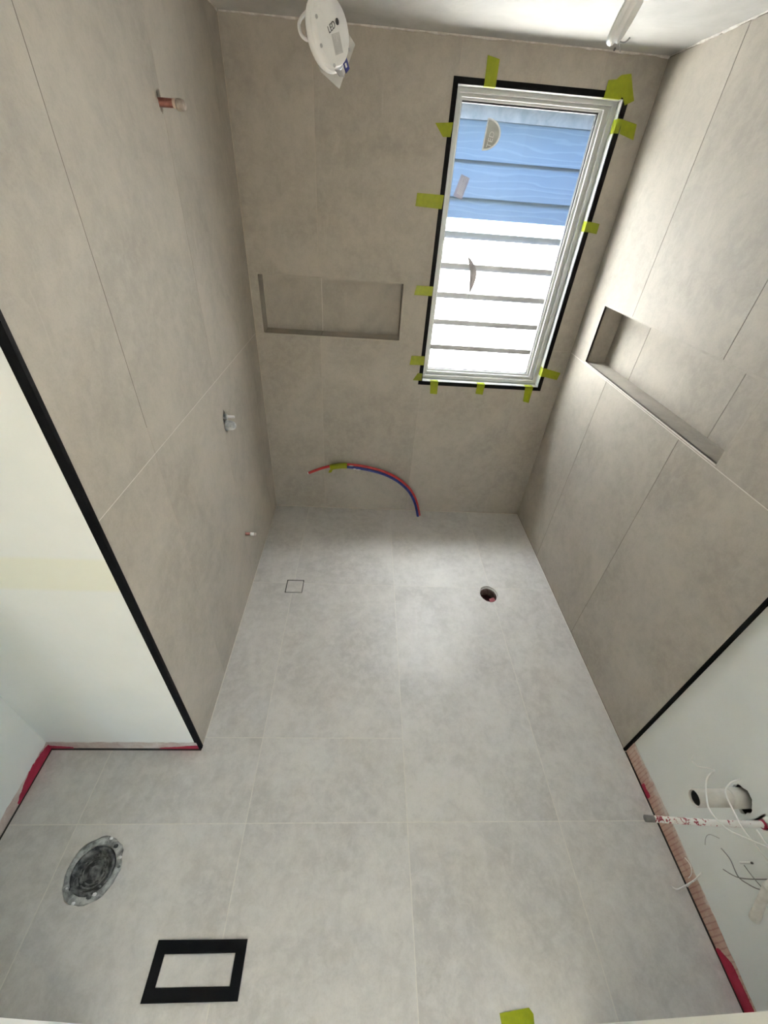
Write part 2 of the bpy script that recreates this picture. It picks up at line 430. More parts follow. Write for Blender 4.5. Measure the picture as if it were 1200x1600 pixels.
# the back strip, then the long runs as they are laid
tiles(F_FLOOR, [.002]+fx[2:], [-.762, -.003], TILE_F, floor, [DRAIN], skip=((0,0),(1,0)))
for (a, b) in ((.002,.242), (.242,.845)):
    tiles(F_FLOOR, [a,b], [-.762, -.003], TILE_F, floor, [DRAIN])
    tiles(F_FLOOR, [a,b], [-1.649, -.762], TILE_F, floor, [DRAIN])
tiles(F_FLOOR, fx[3:], [-1.953, -.762], TILE_F, floor, [DRAIN])
tiles(F_FLOOR, [-.360,.242,.845], [-1.953, -1.649], TILE_F, floor, holes=[(-.40,-.001,-1.701,-1.6)])
tiles(F_FLOOR, [RX+.008,-.360], [-1.953, -1.700], TILE_F, floor)
tiles(F_FLOOR, fx[:-1]+[W+.001], [FY-.02, -1.953], TILE_F, floor, [], [PAN])
for o in list(floor.children):
    if o.name.startswith('tile'):
        c = [v.co for v in o.data.vertices]
        if min(v.x for v in c) < WASTE[0]+WASTE[2] and max(v.x for v in c) > WASTE[0]-WASTE[2] and min(v.y for v in c) < WASTE[1]+WASTE[3] and max(v.y for v in c) > WASTE[1]-WASTE[3]:
            drill(o, *WASTE[:4], .02)
boxes('open_joint', [((W+.0015, FY, -.004), (W+.012, -1.70, -.0001)), ((RX-.002, -1.7015, -.004), (-.001, -1.690, -.0001)), ((RX-.002, FY, -.004), (RX+.0082, -1.69, -.0001))], CAVITY, floor)
box('threshold', (JL-.1, FY-.16, -.03), (JR+.06, FY-.022, -.001), JAMB, floor)
# hall floor beyond the doorway, out of the picture
box('floor_hall', (-.75, -5.2, -.06), (2.4, FY-.15, -.002), simple_noise_mat('hall_timber', (.42,.34,.25), (.55,.45,.34), 4, .5), floor)

# ---- back wall
NB = (.047, .809, 1.220, 1.507)               # niche in the back wall
OPN = (.970, 1.692, .992, 2.264)              # window opening
TRM = (.948, 1.714, .971, 2.285)              # outer edge of its black trim
wall_back = structure('wall_back', 'large greige concrete-look tiles on the window wall')
slab('tile_backing', F_BACK, (-.01, W+.01, 0, H), GROUT_B, wall_back, [NB, (TRM[0]+.01, TRM[1]-.01, TRM[2]+.01, TRM[3]-.01)], (), -.0012, -.012)
bx = [.002, .363, .968, 1.572, W-.002]
tiles(F_BACK, bx, [.004, 1.2135, H-.004], TILE_W, wall_back, [NB, (TRM[0]+.004, TRM[1]-.004, TRM[2]+.004, TRM[3]-.004)], gap=.0025)
dn = .105
slab('niche_tile', F_BACK, (NB[0], .3645, NB[2], NB[3]), TILE_W, wall_back, (), (), -dn, -dn-.009)
slab('niche_tile', F_BACK, (.367, NB[1], NB[2], NB[3]), TILE_W, wall_back, (), (), -dn, -dn-.009)
box('niche_joint', (.364, dn+.002, NB[2]), (.3675, dn+.009, NB[3]), GROUT, wall_back)
box('niche_shelf_tile', (NB[0], .0, NB[2]-.008), (.3645, dn, NB[2]), TILE_W, wall_back)
box('niche_shelf_tile', (.367, .0, NB[2]-.008), (NB[1], dn, NB[2]), TILE_W, wall_back)
box('niche_head_tile', (NB[0], .0, NB[3]), (NB[1], dn, NB[3]+.008), TILE_W, wall_back)
box('niche_side_tile', (NB[0]-.008, .0, NB[2]-.008), (NB[0], dn+.009, NB[3]+.008), TILE_W, wall_back)
box('niche_side_tile', (NB[1], .0, NB[2]-.008), (NB[1]+.008, dn+.009, NB[3]+.008), TILE_W, wall_back)
slab('wall_core', F_BACK, (-.75, W+.25, -.1, H+.15), CAVITY, wall_back, [(OPN[0]-.012, OPN[1]+.012, OPN[2]-.012, OPN[3]+.012)], (), -.125, -.20)

box('yard_light_blocker', (-6, .10, -.3), (-.75, .215, H+.15), CAVITY, wall_back)  # unseen walls, added to keep sunlit yard light off the weatherboards
box('yard_light_blocker', (W+.25, .10, -.3), (9, .215, H+.15), CAVITY, wall_back)

# ---- left tiled wall
wall_left = structure('wall_left', 'tiled shower wall with three plumbing holes')
LH = [(-.768, 2.050, .016, .026, .14), (-.722, 1.018, .021, .052, .12), (-.733, .355, .010, .014, .10)]
slab('open_joint', F_LEFT, (-1.3582, -1.3558, 1.30, 2.12), GROUT_D, wall_left, (), (), -.0004, -.004)
slab('tile_backing', F_LEFT, (-D+.004, 0, 0, H), GROUT_B, wall_left, (), [(a,b,c*1.04,d*1.04,e) for a,b,c,d,e in LH], -.0006, -.012)
tiles(F_LEFT, [-D+.002, -1.357, -.757, -.157, -.002], [.004, 1.2135, H-.004], TILE_W, wall_left, (), LH, gap=.0022)
slab('grout_line', F_LEFT, (-D+.003, -.003, 1.2124, 1.2148), GROUT, wall_left, (), (), -.0004, -.004)
box('wall_core', (-.20, -D+.012, -.1), (-.09, .14, H+.15), CAVITY, wall_left)

# ---- right tiled wall with its long niche
NR = (-1.283, -.197, 1.221, 1.500)
wall_right = structure('wall_right', 'tiled wall with a long shelf niche')
slab('tile_backing', F_RIGHT, (-D+.004, 0, 0, H), GROUT_D, wall_right, [NR], (), -.0012, -.012)
tiles(F_RIGHT, [-D+.002, -1.078, -.466, -.002], [.004, 1.2105, H-.004], TILE_W, wall_right, [NR], gap=.003)
slab('grout_line', F_RIGHT, (-D+.003, -.003, 1.2090, 1.2118), GROUT, wall_right, (), (), -.0004, -.004)
dr = .108
for a, b in ((NR[0], -1.0795), (-1.0765, -.4675), (-.4645, NR[1])):
    slab('niche_tile', F_RIGHT, (a, b, NR[2], NR[3]), TILE_W, wall_right, (), (), -dr, -dr-.009)
slab('niche_joint', F_RIGHT, (NR[0], NR[1], NR[2], NR[3]), GROUT_D, wall_right, (), (), -dr-.0025, -dr-.008)
for a, b in ((NR[0], -.4675), (-.4660, NR[1])):
    box('niche_shelf_tile', (W, a, NR[2]-.008), (W+dr, b, NR[2]), TILE_W, wall_right)
box('niche_shelf_edge', (W-.0006, NR[0], NR[2]-.004), (W+.003, NR[1], NR[2]+.0004), GROUT, wall_right)
box('niche_head_tile', (W, NR[0], NR[3]), (W+dr, NR[1], NR[3]+.008), TILE_W, wall_right)
box('niche_side_tile', (W, NR[1], NR[2]-.008), (W+dr+.009, NR[1]+.008, NR[3]+.008), TILE_W, wall_right)
box('niche_side_tile', (W, NR[0]-.008, NR[2]-.008), (W+dr+.009, NR[0], NR[3]+.008), TILE_W, wall_right)
box('wall_core', (W+.13, FY-.12, -.1), (W+.25, .14, H+.15), CAVITY, wall_right)

# ---- plastered walls of the wash and toilet end
PX = W + .010
wall_right_front = structure('wall_right_front', 'white plastered wall with capped pipes and loose wires')
F_RP = ((PX,0,0),(0,1,0),(0,0,1),(-1,0,0))
RHOLES = [(-2.024, .462, .037, .042, .10), (-2.098, .488, .013, .016, .12), (-2.212, .452, .020, .022, .1)]
slab('plaster', F_RP, (FY-.02, -D+.006, 0, H), PLASTER, wall_right_front, (), RHOLES, 0, -.012)
wall_recess = structure('wall_recess', 'white plastered end wall of the toilet recess')
def stained_plaster():
    m = simple_noise_mat('plaster_with_yellow_stain', (.73,.755,.74), (.77,.79,.775), 4, .6, .05, 90)
    v = objvec(m); sep = nn(m, 'ShaderNodeSeparateXYZ'); lk(m, v, sep.inputs[0])
    n = noise(m, v, 6, 2)
    a = nn(m, 'ShaderNodeMapRange'); a.interpolation_type = 'SMOOTHSTEP'; lk(m, sep.outputs['Z'], a.inputs[0])
    for i, q in ((1,.965),(2,.985),(3,0),(4,1)): a.inputs[i].default_value = q
    b = nn(m, 'ShaderNodeMapRange'); b.interpolation_type = 'SMOOTHSTEP'; lk(m, sep.outputs['Z'], b.inputs[0])
    for i, q in ((1,1.085),(2,1.105),(3,1),(4,0)): b.inputs[i].default_value = q
    p = nn(m, 'ShaderNodeMath', operation='MULTIPLY'); lk(m, a.outputs[0], p.inputs[0]); lk(m, b.outputs[0], p.inputs[1])
    q = nn(m, 'ShaderNodeMath', operation='MULTIPLY'); q.inputs[1].default_value = .45; lk(m, p.outputs[0], q.inputs[0])
    old = bsdf(m).inputs['Base Color'].links[0].from_socket
    lk(m, mixc(m, q.outputs[0], old, (.74,.74,.56)), bsdf(m).inputs['Base Color']); return m
box('plaster', (RX-.02, -D+.012, 0), (-.012, -D, H), stained_plaster(), wall_recess)
box('wall_core', (RX-.2, -D+.012, -.1), (-.2, -D+.12, H+.15), CAVITY, wall_recess)
wall_recess_left = structure('wall_recess_left', 'white plastered side wall of the toilet recess')
box('plaster', (RX-.012, FY-.02, 0), (RX, -D+.012, H), PLASTER, wall_recess_left)
box('wall_core', (RX-.15, FY-.12, -.1), (RX-.012, -D+.12, H+.15), CAVITY, wall_recess_left)

# ---- wall with the doorway the picture was taken from
wall_front = structure('wall_front', 'white wall either side of the wide doorway')
box('wall_left_of_door', (RX-.15, FY-.118, 0), (JL, -2.413, H), JAMB, wall_front)
box('wall_right_of_door', (JR, FY-.118, 0), (W+.13, FY, H), JAMB, wall_front)
box('wall_over_door', (JL, FY-.118, 2.10), (JR, FY, H), JAMB, wall_front)
# hall beyond the doorway: walls, ceiling and unseen openings sized for fill light
wall_hall = structure('wall_hall', 'hall walls behind the doorway')
box('hall_side', (-.75, -5.2, 0), (-.62, FY-.118, H), PLASTER, wall_hall)
box('hall_side', (2.27, -5.2, 0), (2.40, -3.85, H), PLASTER, wall_hall)
box('hall_side', (2.27, -3.45, 0), (2.40, FY-.118, H), PLASTER, wall_hall)
box('hall_lintel', (2.27, -3.85, 2.1), (2.40, -3.45, H), PLASTER, wall_hall)
box('hall_end', (-.75, -5.32, 0), (.90, -5.2, H), PLASTER, wall_hall)
box('hall_end', (1.20, -5.32, 0), (2.40, -5.2, H), PLASTER, wall_hall)
box('hall_end_lintel', (.90, -5.32, 2.1), (1.20, -5.2, H), PLASTER, wall_hall)
box('hall_back', (-.62, FY-.122, 0), (RX-.02, FY-.118, H), PLASTER, wall_hall)
ceiling = structure('ceiling', 'freshly skimmed off-white ceiling')
bm = bmesh.new(); box_bm(bm, (RX-.15, FY-.12, H), (W+.25, .2, H+.12)); from_bm('skim_coat', bm, CEIL, ceiling)
box('hall_ceiling', (-.75, -5.2, H), (2.40, FY-.12, H+.12), PLASTER, ceiling)
box('roof_slab', (-1.0, -5.6, H+.13), (2.7, .215, H+.15), CAVITY, ceiling)
# uneven bead of compound where ceiling and tiles meet
def bead(a, b, n=60):
    bm = bmesh.new(); A, B = Vector(a), Vector(b); pts, rs = [], []
    for i in range(n+1):
        pts.append(A.lerp(B, i/n)); rs.append(.003+.006*random.random()**2)
    tube_bm(bm, pts, rs, 6); return from_bm('compound_bead', bm, BEAD, ceiling, True)
bead((.0, -.001, H), (W, -.001, H)); bead((W, -.001, H), (W, -1.2, H)); bead((.0, -.001, H), (.0, -1.2, H))

# ---- black edge trims
t1 = structure('trim_1', 'black metal edge trim on the corner of the shower wall')
boxes('edge_profile', [((-.012,-D-.0015,.001),(.0012,-D+.010,H)), ((-.02,-D-.0012,.001),(-.010,-D+.004,H))], BLACK, t1)
t2 = structure('trim_2', 'black metal edge trim between tiles and plaster')
box('edge_profile', (W-.0012, -D-.006, .001), (PX+.002, -D+.004, H), BLACK, t2)

# ---- red waterproofing left showing along the foot of the plaster
def wavy_strip(name, frame, u0, u1, f, material, parent, n=40, d=.0015, low=.0):
    O, U, V, N = (Vector(x) for x in frame); bm = bmesh.new(); rows = []
    for i in range(n+1):
        u = u0+(u1-u0)*i/n; t = i/n
        rows.append([bm.verts.new(O+U*u+V*low), bm.verts.new(O+U*u+V*max(f(t), low+.002)), bm.verts.new(O+U*u+V*low+N*d), bm.verts.new(O+U*u+V*max(f(t), low+.002)+N*d)])
    for a, b in zip(rows, rows[1:]):
        bm.faces.new((a[2],b[2],b[3],a[3])); bm.faces.new((a[1],a[3],b[3],b[1])); bm.faces.new((a[0],b[0],b[2],a[2]))
    for r in (rows[0], rows[-1]): bm.faces.new((r[0], r[1], r[3], r[2]))
    return from_bm(name, bm, material, parent)
J = lambda k: random.uniform(-k, k)
F_RECESS = ((0,-D,0),(1,0,0),(0,0,1),(0,-1,0)); F_RECL = ((RX,0,0),(0,1,0),(0,0,1),(1,0,0))
wavy_strip('brushed_membrane', F_RP, FY, -D+.001, lambda t: .052+.030*min(1, t*1.6)+J(.002), MEMB_Y, wall_right_front, low=-.01)
wavy_strip('thick_membrane', F_RP, FY, -2.300, lambda t: (.046 if t < .75 else .046-.13*(t-.75))+J(.0015), REDM, wall_right_front, d=.004, low=-.01)
wavy_strip('thick_membrane', F_RP, -1.880, -1.830, lambda t: .022+J(.004), REDM, wall_right_front, n=12, d=.003, low=-.01)
wavy_strip('brushed_membrane', F_RECESS, RX, -.013, lambda t: .052+J(.003), MEMB_X, wall_recess, low=-.01)
wavy_strip('thick_membrane', F_RECESS, RX, RX+.09, lambda t: .024-.014*t+J(.002), REDM, wall_recess, n=14, d=.003, low=-.01)
wavy_strip('thick_membrane', F_RECESS, -.17, -.013, lambda t: .006+.022*t+J(.002), REDM, wall_recess, n=18, d=.003, low=-.01)
wavy_strip('brushed_membrane', F_RECL, FY, -D, lambda t: .048+J(.004), MEMB_X, wall_recess_left, low=-.01)
wavy_strip('thick_membrane', F_RECL, -1.89, -D, lambda t: .004+.045*math.sin(math.pi*min(1,t*.75+.05))+J(.003), REDM, wall_recess_left, n=24, d=.003, low=-.01)

# ---- window
win = structure('window_1', 'white framed window with black outer trim in the back wall')
ring('outer_trim', (TRM, OPN), -.002, .010, BLACK, win)
ring('reveal_liner', ((OPN[0]-.010, OPN[1]+.010, OPN[2]-.010, OPN[3]+.010), OPN), .0005, .19, WHITE, win)
A = (OPN[0]+.015, OPN[1]-.020, OPN[2]+.020, OPN[3]-.012)
B = (OPN[0]+.027, OPN[1]-.043, OPN[2]+.038, OPN[3]-.024)
C = (OPN[0]+.038, OPN[1]-.059, OPN[2]+.053, OPN[3]-.036)
ring('window_frame', (OPN, A), .055, .13, WHITE, win)
ring('frame_lip', (A, (A[0]+.004, A[1]-.004, A[2]+.004, A[3]-.004)), .048, .13, WHITE, win)
sash = ring('sash', ((A[0]+.004, A[1]-.004, A[2]+.004, A[3]-.004), B), .068, .12, WHITE, win)
ring('glazing_bead', (B, (B[0]+.004, B[1]-.004, B[2]+.004, B[3]-.004)), .062, .115, WHITE, sash)
ring('bead_face', ((B[0]+.004, B[1]-.004, B[2]+.004, B[3]-.004), C), .080, .112, WHITE, sash)
ring('gasket', (C, (C[0]+.002, C[1]-.004, C[2]+.002, C[3]-.006)), .088, .112, GASKET, sash)
pane = box('glass_pane', (C[0], .096, C[2]), (C[1], .100, C[3]), GLASS, win)
GY = .096

# ================================================================== OUTSIDE
house = empty('neighbouring_house', (1.5, 1.2, -.2))
tag(house, 'neighbouring house clad in pale blue horizontal weatherboards, seen through the window', 'house')
zb = 2.297
rows = [zb - .2005*k for k in range(0, 13)]
HX0, HX1, HY = -3.0, 6.0, 1.2
bmf = bmesh.new()
def lap(name, x0, x1, z0, z1, material):
    bm = bmesh.new()
    v = [bm.verts.new(p) for p in ((x0,HY-.027,z0),(x1,HY-.027,z0),(x1,HY-.001,z1),(x0,HY-.001,z1),(x0,HY+.02,z0),(x1,HY+.02,z0),(x1,HY+.02,z1),(x0,HY+.02,z1))]
    for f in ((0,1,2,3),(4,7,6,5),(0,4,5,1),(3,2,6,7),(0,3,7,4),(1,5,6,2)): bm.faces.new([v[i] for i in f])
    return from_bm(name, bm, material, house)
bmf.free()
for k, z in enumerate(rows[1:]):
    m = BOARD_RAW if 7 <= k <= 8 else (BOARD_SUNLIT if k >= 3 else BOARD)  # cladding colour switches at the sun line: blue in shade, grey in sun
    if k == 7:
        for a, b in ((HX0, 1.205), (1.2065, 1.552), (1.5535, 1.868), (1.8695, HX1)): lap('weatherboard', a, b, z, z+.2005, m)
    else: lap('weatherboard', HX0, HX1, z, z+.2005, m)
box('frieze_board', (HX0, HY-.014, zb), (HX1, HY+.02, 2.452), FRIEZE, house)
EZ = 2.452
box('eave_soffit', (HX0, HY-.29, EZ), (HX1, HY+.2, EZ+.02), SOFFIT, house)
box('fascia_board', (HX0, HY-.312, EZ-.02), (HX1, HY-.288, EZ+.13), SOFFIT, house)
box('wall_core', (HX0, HY+.02, -.3), (HX1, HY+.2, EZ), CAVITY, house)
box('skirt_roof', (HX0, HY-.33, EZ+.13), (HX1, HY+.2, EZ+.17), CAVITY, house)
box('unseen_bounce_storey', (HX0, HY+.06, EZ+.17), (HX1, HY+.3, 5.7), simple_noise_mat('bounce_white_render', (.72,.75,.78), (.78,.80,.82), 4, .8), house)  # unseen storey, added to bounce sunlight onto the bathroom floor
box('roof', (HX0, HY-.2, 5.7), (HX1, HY+3, 5.85), CAVITY, house)
ground = structure('ground', 'concrete path outside between the houses')
box('path', (-6, .2, -.3), (9, 1.3, -.2), SOIL, ground)
box('yard', (-8, -14, -.3), (2.4, -5.32, -.1), CONC, ground)
box('yard', (2.4, -14, -.3), (14, -2.6, -.1), CONC, ground)

# ================================================================== THINGS
# ---- stickers and a leaf on the glass
st = empty('glass_sticker', (1.165, GY, 2.12)); tag(st, 'half-round grey and white sticker high on the window glass', 'sticker')
def half_round(cx, cz, r, squash, y, n=20, lean=-.16):
    pts = []
    for i in range(n+1):
        t = -math.pi/2 + math.pi*i/n
        x, z = r*math.cos(t)*squash, r*math.sin(t)
        pts.append((cx + x - lean*z*.3, y, cz + z))
    return pts
poly_slab('sticker_border', half_round(1.135, 2.124, .057, 1.28, GY-.0002), (0,-1,0), .0004, WPLAST, st)
sprint = poly_slab('sticker_print', half_round(1.141, 2.124, .049, 1.22, GY-.0006), (0,-1,0), .0003, clear('sticker_grey', (.85,.86,.84), .2, .42, (.78,.78,.75)), st)
mt = Matrix.Translation((1.166, GY-.0012, 2.108)) @ Matrix.Rotation(math.radians(90), 4, 'X') @ Matrix.Rotation(math.radians(82), 4, 'Z')
text_mesh('sticker_lettering', 'TED', .032, mt, WPLAST, sprint)
lb = empty('window_label', (1.06, GY, 1.93)); tag(lb, 'small tilted rectangular paper label near the left edge of the glass', 'label')
paper = poly_slab('paper', [(1.052,GY-.0002,1.977),(1.096,GY-.0002,1.964),(1.070,GY-.0002,1.878),(1.026,GY-.0002,1.893)], (0,-1,0), .0004, clear('thin_paper', (.80,.76,.78), .2, .5, (.50,.48,.50)), lb)
bm = bmesh.new()
ax = Vector((.026, 0, .086)).normalized(); ay = Vector((.044,0,-.013)).normalized()
for k in range(7):
    p = Vector((1.040, GY-.0008, 1.896)) + ay*(.004*k) + ax*.006
    l = (.066, .070, .05, .072, .060, .07, .045)[k]
    q = [p, p+ax*l, p+ax*l+ay*.0016, p+ay*.0016]; bm.faces.new([bm.verts.new(v) for v in q])
from_bm('printed_lines', bm, GREYPRINT, paper)
# gum leaf
def leaf():
    o = empty('leaf', (1.18, .101, 1.55)); tag(o, 'thin curved dry leaf stuck to the middle of the window glass', 'leaf')
    spine = smooth_path([(1.152,.1025,1.640),(1.178,.1025,1.60),(1.192,.1025,1.56),(1.193,.1025,1.51),(1.190,.1025,1.468)], 6)
    bm = bmesh.new(); rows = []
    for i, p in enumerate(spine):
        t = i/(len(spine)-1); w = .016*math.sin(math.pi*min(1, .02+t*.98))**.8*1.65*(1-.25*t)
        rows.append([bm.verts.new(p+Vector((-w*.7,0,0))), bm.verts.new(p+Vector((0,.002,0))), bm.verts.new(p+Vector((w*.9,0,0)))])
    for a, b in zip(rows, rows[1:]):
        for k in (0,1): bm.faces.new((a[k],a[k+1],b[k+1],b[k]))
    r = bmesh.ops.solidify(bm, geom=bm.faces[:], thickness=.0008)
    from_bm('blade', bm, simple_noise_mat('dry_leaf', (.20,.185,.18), (.30,.28,.27), 30, .7), o)
    tube('leaf_stalk', [(1.190,.1025,1.470),(1.189,.1025,1.455),(1.187,.1025,1.44)], .0011, GWIRE, o, 6)
leaf()

# ---- strips of yellow-green tape around the window
TY = -.0026
def tape(pts, label, fold=None, fd=.016):
    """pts = (x, z) outline on the wall face; fold = which reveal the strip turns into"""
    bm = bmesh.new(); n = len(pts)
    f = [bm.verts.new((x, TY-.0006, z)) for x, z in pts]; b = [bm.verts.new((x, TY, z)) for x, z in pts]
    bm.faces.new(f); bm.faces.new(b[::-1])
    for k in range(n): bm.faces.new((f[k], f[(k+1)%n], b[(k+1)%n], b[k]))
    xs = [p[0] for p in pts]; zs = [p[1] for p in pts]
    e = .0006
    if fold == 'T': 
        x0, x1 = fold_rng(pts, 1, max if False else min); box_bm(bm, (x0, TY-e, OPN[3]-e*2), (x1, fd, OPN[3]-e)); box_bm(bm, (x0, TY-e, OPN[3]-2*e), (x1, TY, min(zs)+.002))
    if fold == 'B': 
        x0, x1 = fold_rng(pts, 1, max); box_bm(bm, (x0, TY-e, OPN[2]+e), (x1, fd, OPN[2]+2*e)); box_bm(bm, (x0, TY-e, max(zs)-.003), (x1, TY, OPN[2]+2*e))
    if fold == 'R':
        z0, z1 = fold_rng(pts, 0, min); box_bm(bm, (OPN[1]-2*e, TY-e, z0), (OPN[1]-e, fd, z1)); box_bm(bm, (OPN[1]-2*e, TY-e, z0), (min(xs)+.003, TY, z1))
    o = from_bm('masking_tape', bm, TAPE)
    return tag(o, label, 'tape', 'strips of tape around the window')
def fold_rng(pts, axis, pick):
    e = pick(p[axis] for p in pts); near = sorted(pts, key=lambda p: abs(p[axis]-e))[:2]
    o = 1-axis; return min(near[0][o], near[1][o]), max(near[0][o], near[1][o])
tape([(1.076,2.352),(1.128,2.344),(1.129,2.273),(1.079,2.273)], 'upright green tape strip over the top of the window trim, left of its middle', 'T', .02)
tape([(1.636,2.322),(1.650,2.334),(1.690,2.340),(1.716,2.295),(1.737,2.262),(1.702,2.246),(1.684,2.268),(1.655,2.273)], 'ragged green tape piece wrapped over the top right corner of the window')
TY = -.0034
tape([(1.601,2.316),(1.668,2.324),(1.690,2.300),(1.677,2.268),(1.601,2.270)], 'green tape piece on the top window trim, overlapping the corner piece', 'T', .014)
TY = -.0026
tape([(1.708,2.203),(1.781,2.191),(1.789,2.139),(1.717,2.156)], 'topmost green tape strip across the right window trim', 'R', .04)
tape([(.890,2.137),(.968,2.144),(.964,2.096),(.930,2.094)], 'topmost green tape strip on the left window trim, torn to a wedge')
tape([(.838,1.892),(.967,1.891),(.963,1.837),(.835,1.841)], 'longest green tape strip on the left window trim, second from the top')
tape([(1.708,1.833),(1.756,1.828),(1.756,1.786),(1.707,1.791)], 'middle green tape strip across the right window trim', 'R', .04)
tape([(.879,1.505),(.969,1.505),(.968,1.459),(.870,1.459)], 'green tape strip on the left window trim, beside the wall niche')
tape([(.890,1.140),(.969,1.141),(.968,1.089),(.884,1.087)], 'upper of two green tape strips near the bottom left window corner')
tape([(.939,1.041),(.967,1.039),(.966,.995),(.913,.996)], 'short green tape strip at the very bottom of the left window trim')
tape([(1.022,.990),(1.070,.990),(1.073,.916),(1.029,.918)], 'leftmost green tape strip hanging over the bottom window trim', 'B', .03)
tape([(1.312,.990),(1.360,.990),(1.358,.928),(1.312,.933)], 'middle green tape strip hanging over the bottom window trim', 'B', .03)
tape([(1.613,.990),(1.663,.989),(1.663,.890),(1.623,.900)], 'rightmost green tape strip hanging over the bottom window trim', 'B', .03)
tape([(1.706,1.110),(1.804,1.089),(1.795,1.045),(1.710,1.060)], 'lowest green tape strip across the right window trim', 'R', .045)
tf = poly_slab('masking_tape', [(1.085,-2.418,.0006),(1.176,-2.409,.0006),(1.186,-2.421,.0006),(1.178,-2.47,.0006),(1.088,-2.475,.0006)], (0,0,1), .0008, TAPE)
tag(tf, 'green tape piece stuck to the floor at the doorway', 'tape')

# ---- red and blue water pipes arching out of the floor
arc = [(1.066,-.055,-.02),(1.062,-.055,.01),(1.025,-.060,.133),(.967,-.062,.237),(.878,-.064,.320),(.776,-.064,.373),(.665,-.064,.403),(.556,-.064,.417),(.460,-.064,.412),(.360,-.064,.383),(.262,-.064,.338)]
rp = empty('red_water_pipe', (1.066,-.055,0)); tag(rp, 'red plastic water pipe arching out of the floor at the back wall', 'pipe')
tube('pipe', arc, .0092, REDPEX, rp, 12)
tube('pipe_end', [(.2625,-.064,.3383),(.2555,-.064,.3348)], .0076, WPLAST, rp, 12, False)
bp = empty('blue_water_pipe', (1.050,-.066,0)); tag(bp, 'dark blue plastic water pipe bundled under the red one', 'pipe')
ap = smooth_path(arc, 6); barc = []
for i, p in enumerate(ap):
    if p.x < .43: break
    t = (ap[min(i+1, len(ap)-1)]-ap[max(i-1, 0)]).normalized()
    barc.append(p + Vector((t.z, 0, -t.x))*-.0125 + Vector((0, -.0135, 0)))
tube('pipe', barc[::3]+[barc[-1]], .0092, BLUEPEX, bp, 12)
wt = empty('pipe_tape', (.46,-.070,.405)); tag(wt, 'green tape wrapped around the red and blue pipes', 'tape')
path = smooth_path(arc, 6); seg = [p for p in path if .400 < p.x < .535]
bm = bmesh.new(); tube_bm(bm, [p+Vector((0,-.006,-.006)) for p in seg], .0195, 14); from_bm('wrap', bm, TAPE, wt, True)
poly_slab('tape_tail', [(.405,-.088,.385),(.43,-.088,.390),(.418,-.090,.366),(.398,-.089,.362)], (0,-1,0), .0008, TAPE, wt)
for k, (i, dx) in enumerate(((.55,.02),(.60,.018),(.63,.03),(.575,.012))):
    z = .414 - abs(i-.556)*.20 - (.012 if k % 2 else 0)
    bm = bmesh.new(); bmesh.ops.create_icosphere(bm, subdivisions=1, radius=1)
    for v in bm.verts: v.co = Vector((i+v.co.x*dx, -.074-.011*(k % 2)+v.co.y*.004, z+v.co.z*.0045*(1+.4*random.random())))
    from_bm('plaster_splash', bm, WPLAST, rp)

# ---- shower wall fittings
so = empty('shower_outlet', (0,-.768,2.050)); tag(so, 'copper stub with brass cap high on the left tiled wall', 'pipe fitting')
lathe('copper_stub', (-.05,-.768,2.047), (1,0,0), [(0,.0105),(.086,.0105),(.088,.0095)], COPPER, so, 18)
lathe('collar', (-.05,-.768,2.047), (1,0,0), [(.086,.0060),(.087,.0116),(.096,.0116),(.0965,.0060)], simple_noise_mat('pinkish_sealant', (.55,.42,.34), (.66,.52,.44), 50, .6), so, 18)
lathe('brass_cap', (-.05,-.768,2.045), (1,0,0), [(.0955,.004),(.096,.0135),(.102,.0145),(.112,.0140),(.119,.0115),(.122,.006),(.122,0)], BRASS, so, 18)
mv = empty('shower_mixer_body', (0,-.722,1.018)); tag(mv, 'unfinished shower mixer body with clear dome in the left wall', 'pipe fitting')
lathe('mixer_dome', (-.03,-.724,1.000), (1,0,0), [(0,.021),(.05,.0215),(.060,.0205),(.068,.0165),(.073,.009),(.0745,0)], GREYPL, mv, 22)
lathe('mixer_flange', (-.03,-.724,1.000), (1,0,0), [(.028,.0205),(.030,.0245),(.036,.0245),(.037,.0205)], GREYPL, mv, 22)
lathe('mixer_spindle', (-.03,-.720,1.042), (1,0,0), [(0,.010),(.034,.010),(.036,.0062),(.070,.0062),(.073,.0050),(.073,.0032),(.060,.0030)], WPLAST, mv, 16)
lathe('retaining_nut', (-.03,-.720,1.042), (1,0,0), [(.026,.008),(.027,.0125),(.040,.0125),(.041,.006)], GREYPL, mv, 6, smooth=False)
bo = empty('low_water_outlet', (0,-.733,.355)); tag(bo, 'small copper stub with white tip low on the left tiled wall', 'pipe fitting')
lathe('copper_stub', (-.03,-.733,.355), (1,0,0), [(0,.0085),(.056,.0085),(.057,.007)], COPPER, bo, 16)
lathe('pipe_tip', (-.03,-.733,.355), (1,0,0), [(.054,.006),(.055,.0092),(.074,.0092),(.078,.0078)], WPLAST, bo, 16)
lathe('threaded_end', (-.03,-.733,.355), (1,0,0), [(.076,.0085),(.084,.0085),(.086,.0072),(.086,.005),(.070,.005)], BRASS, bo, 16)

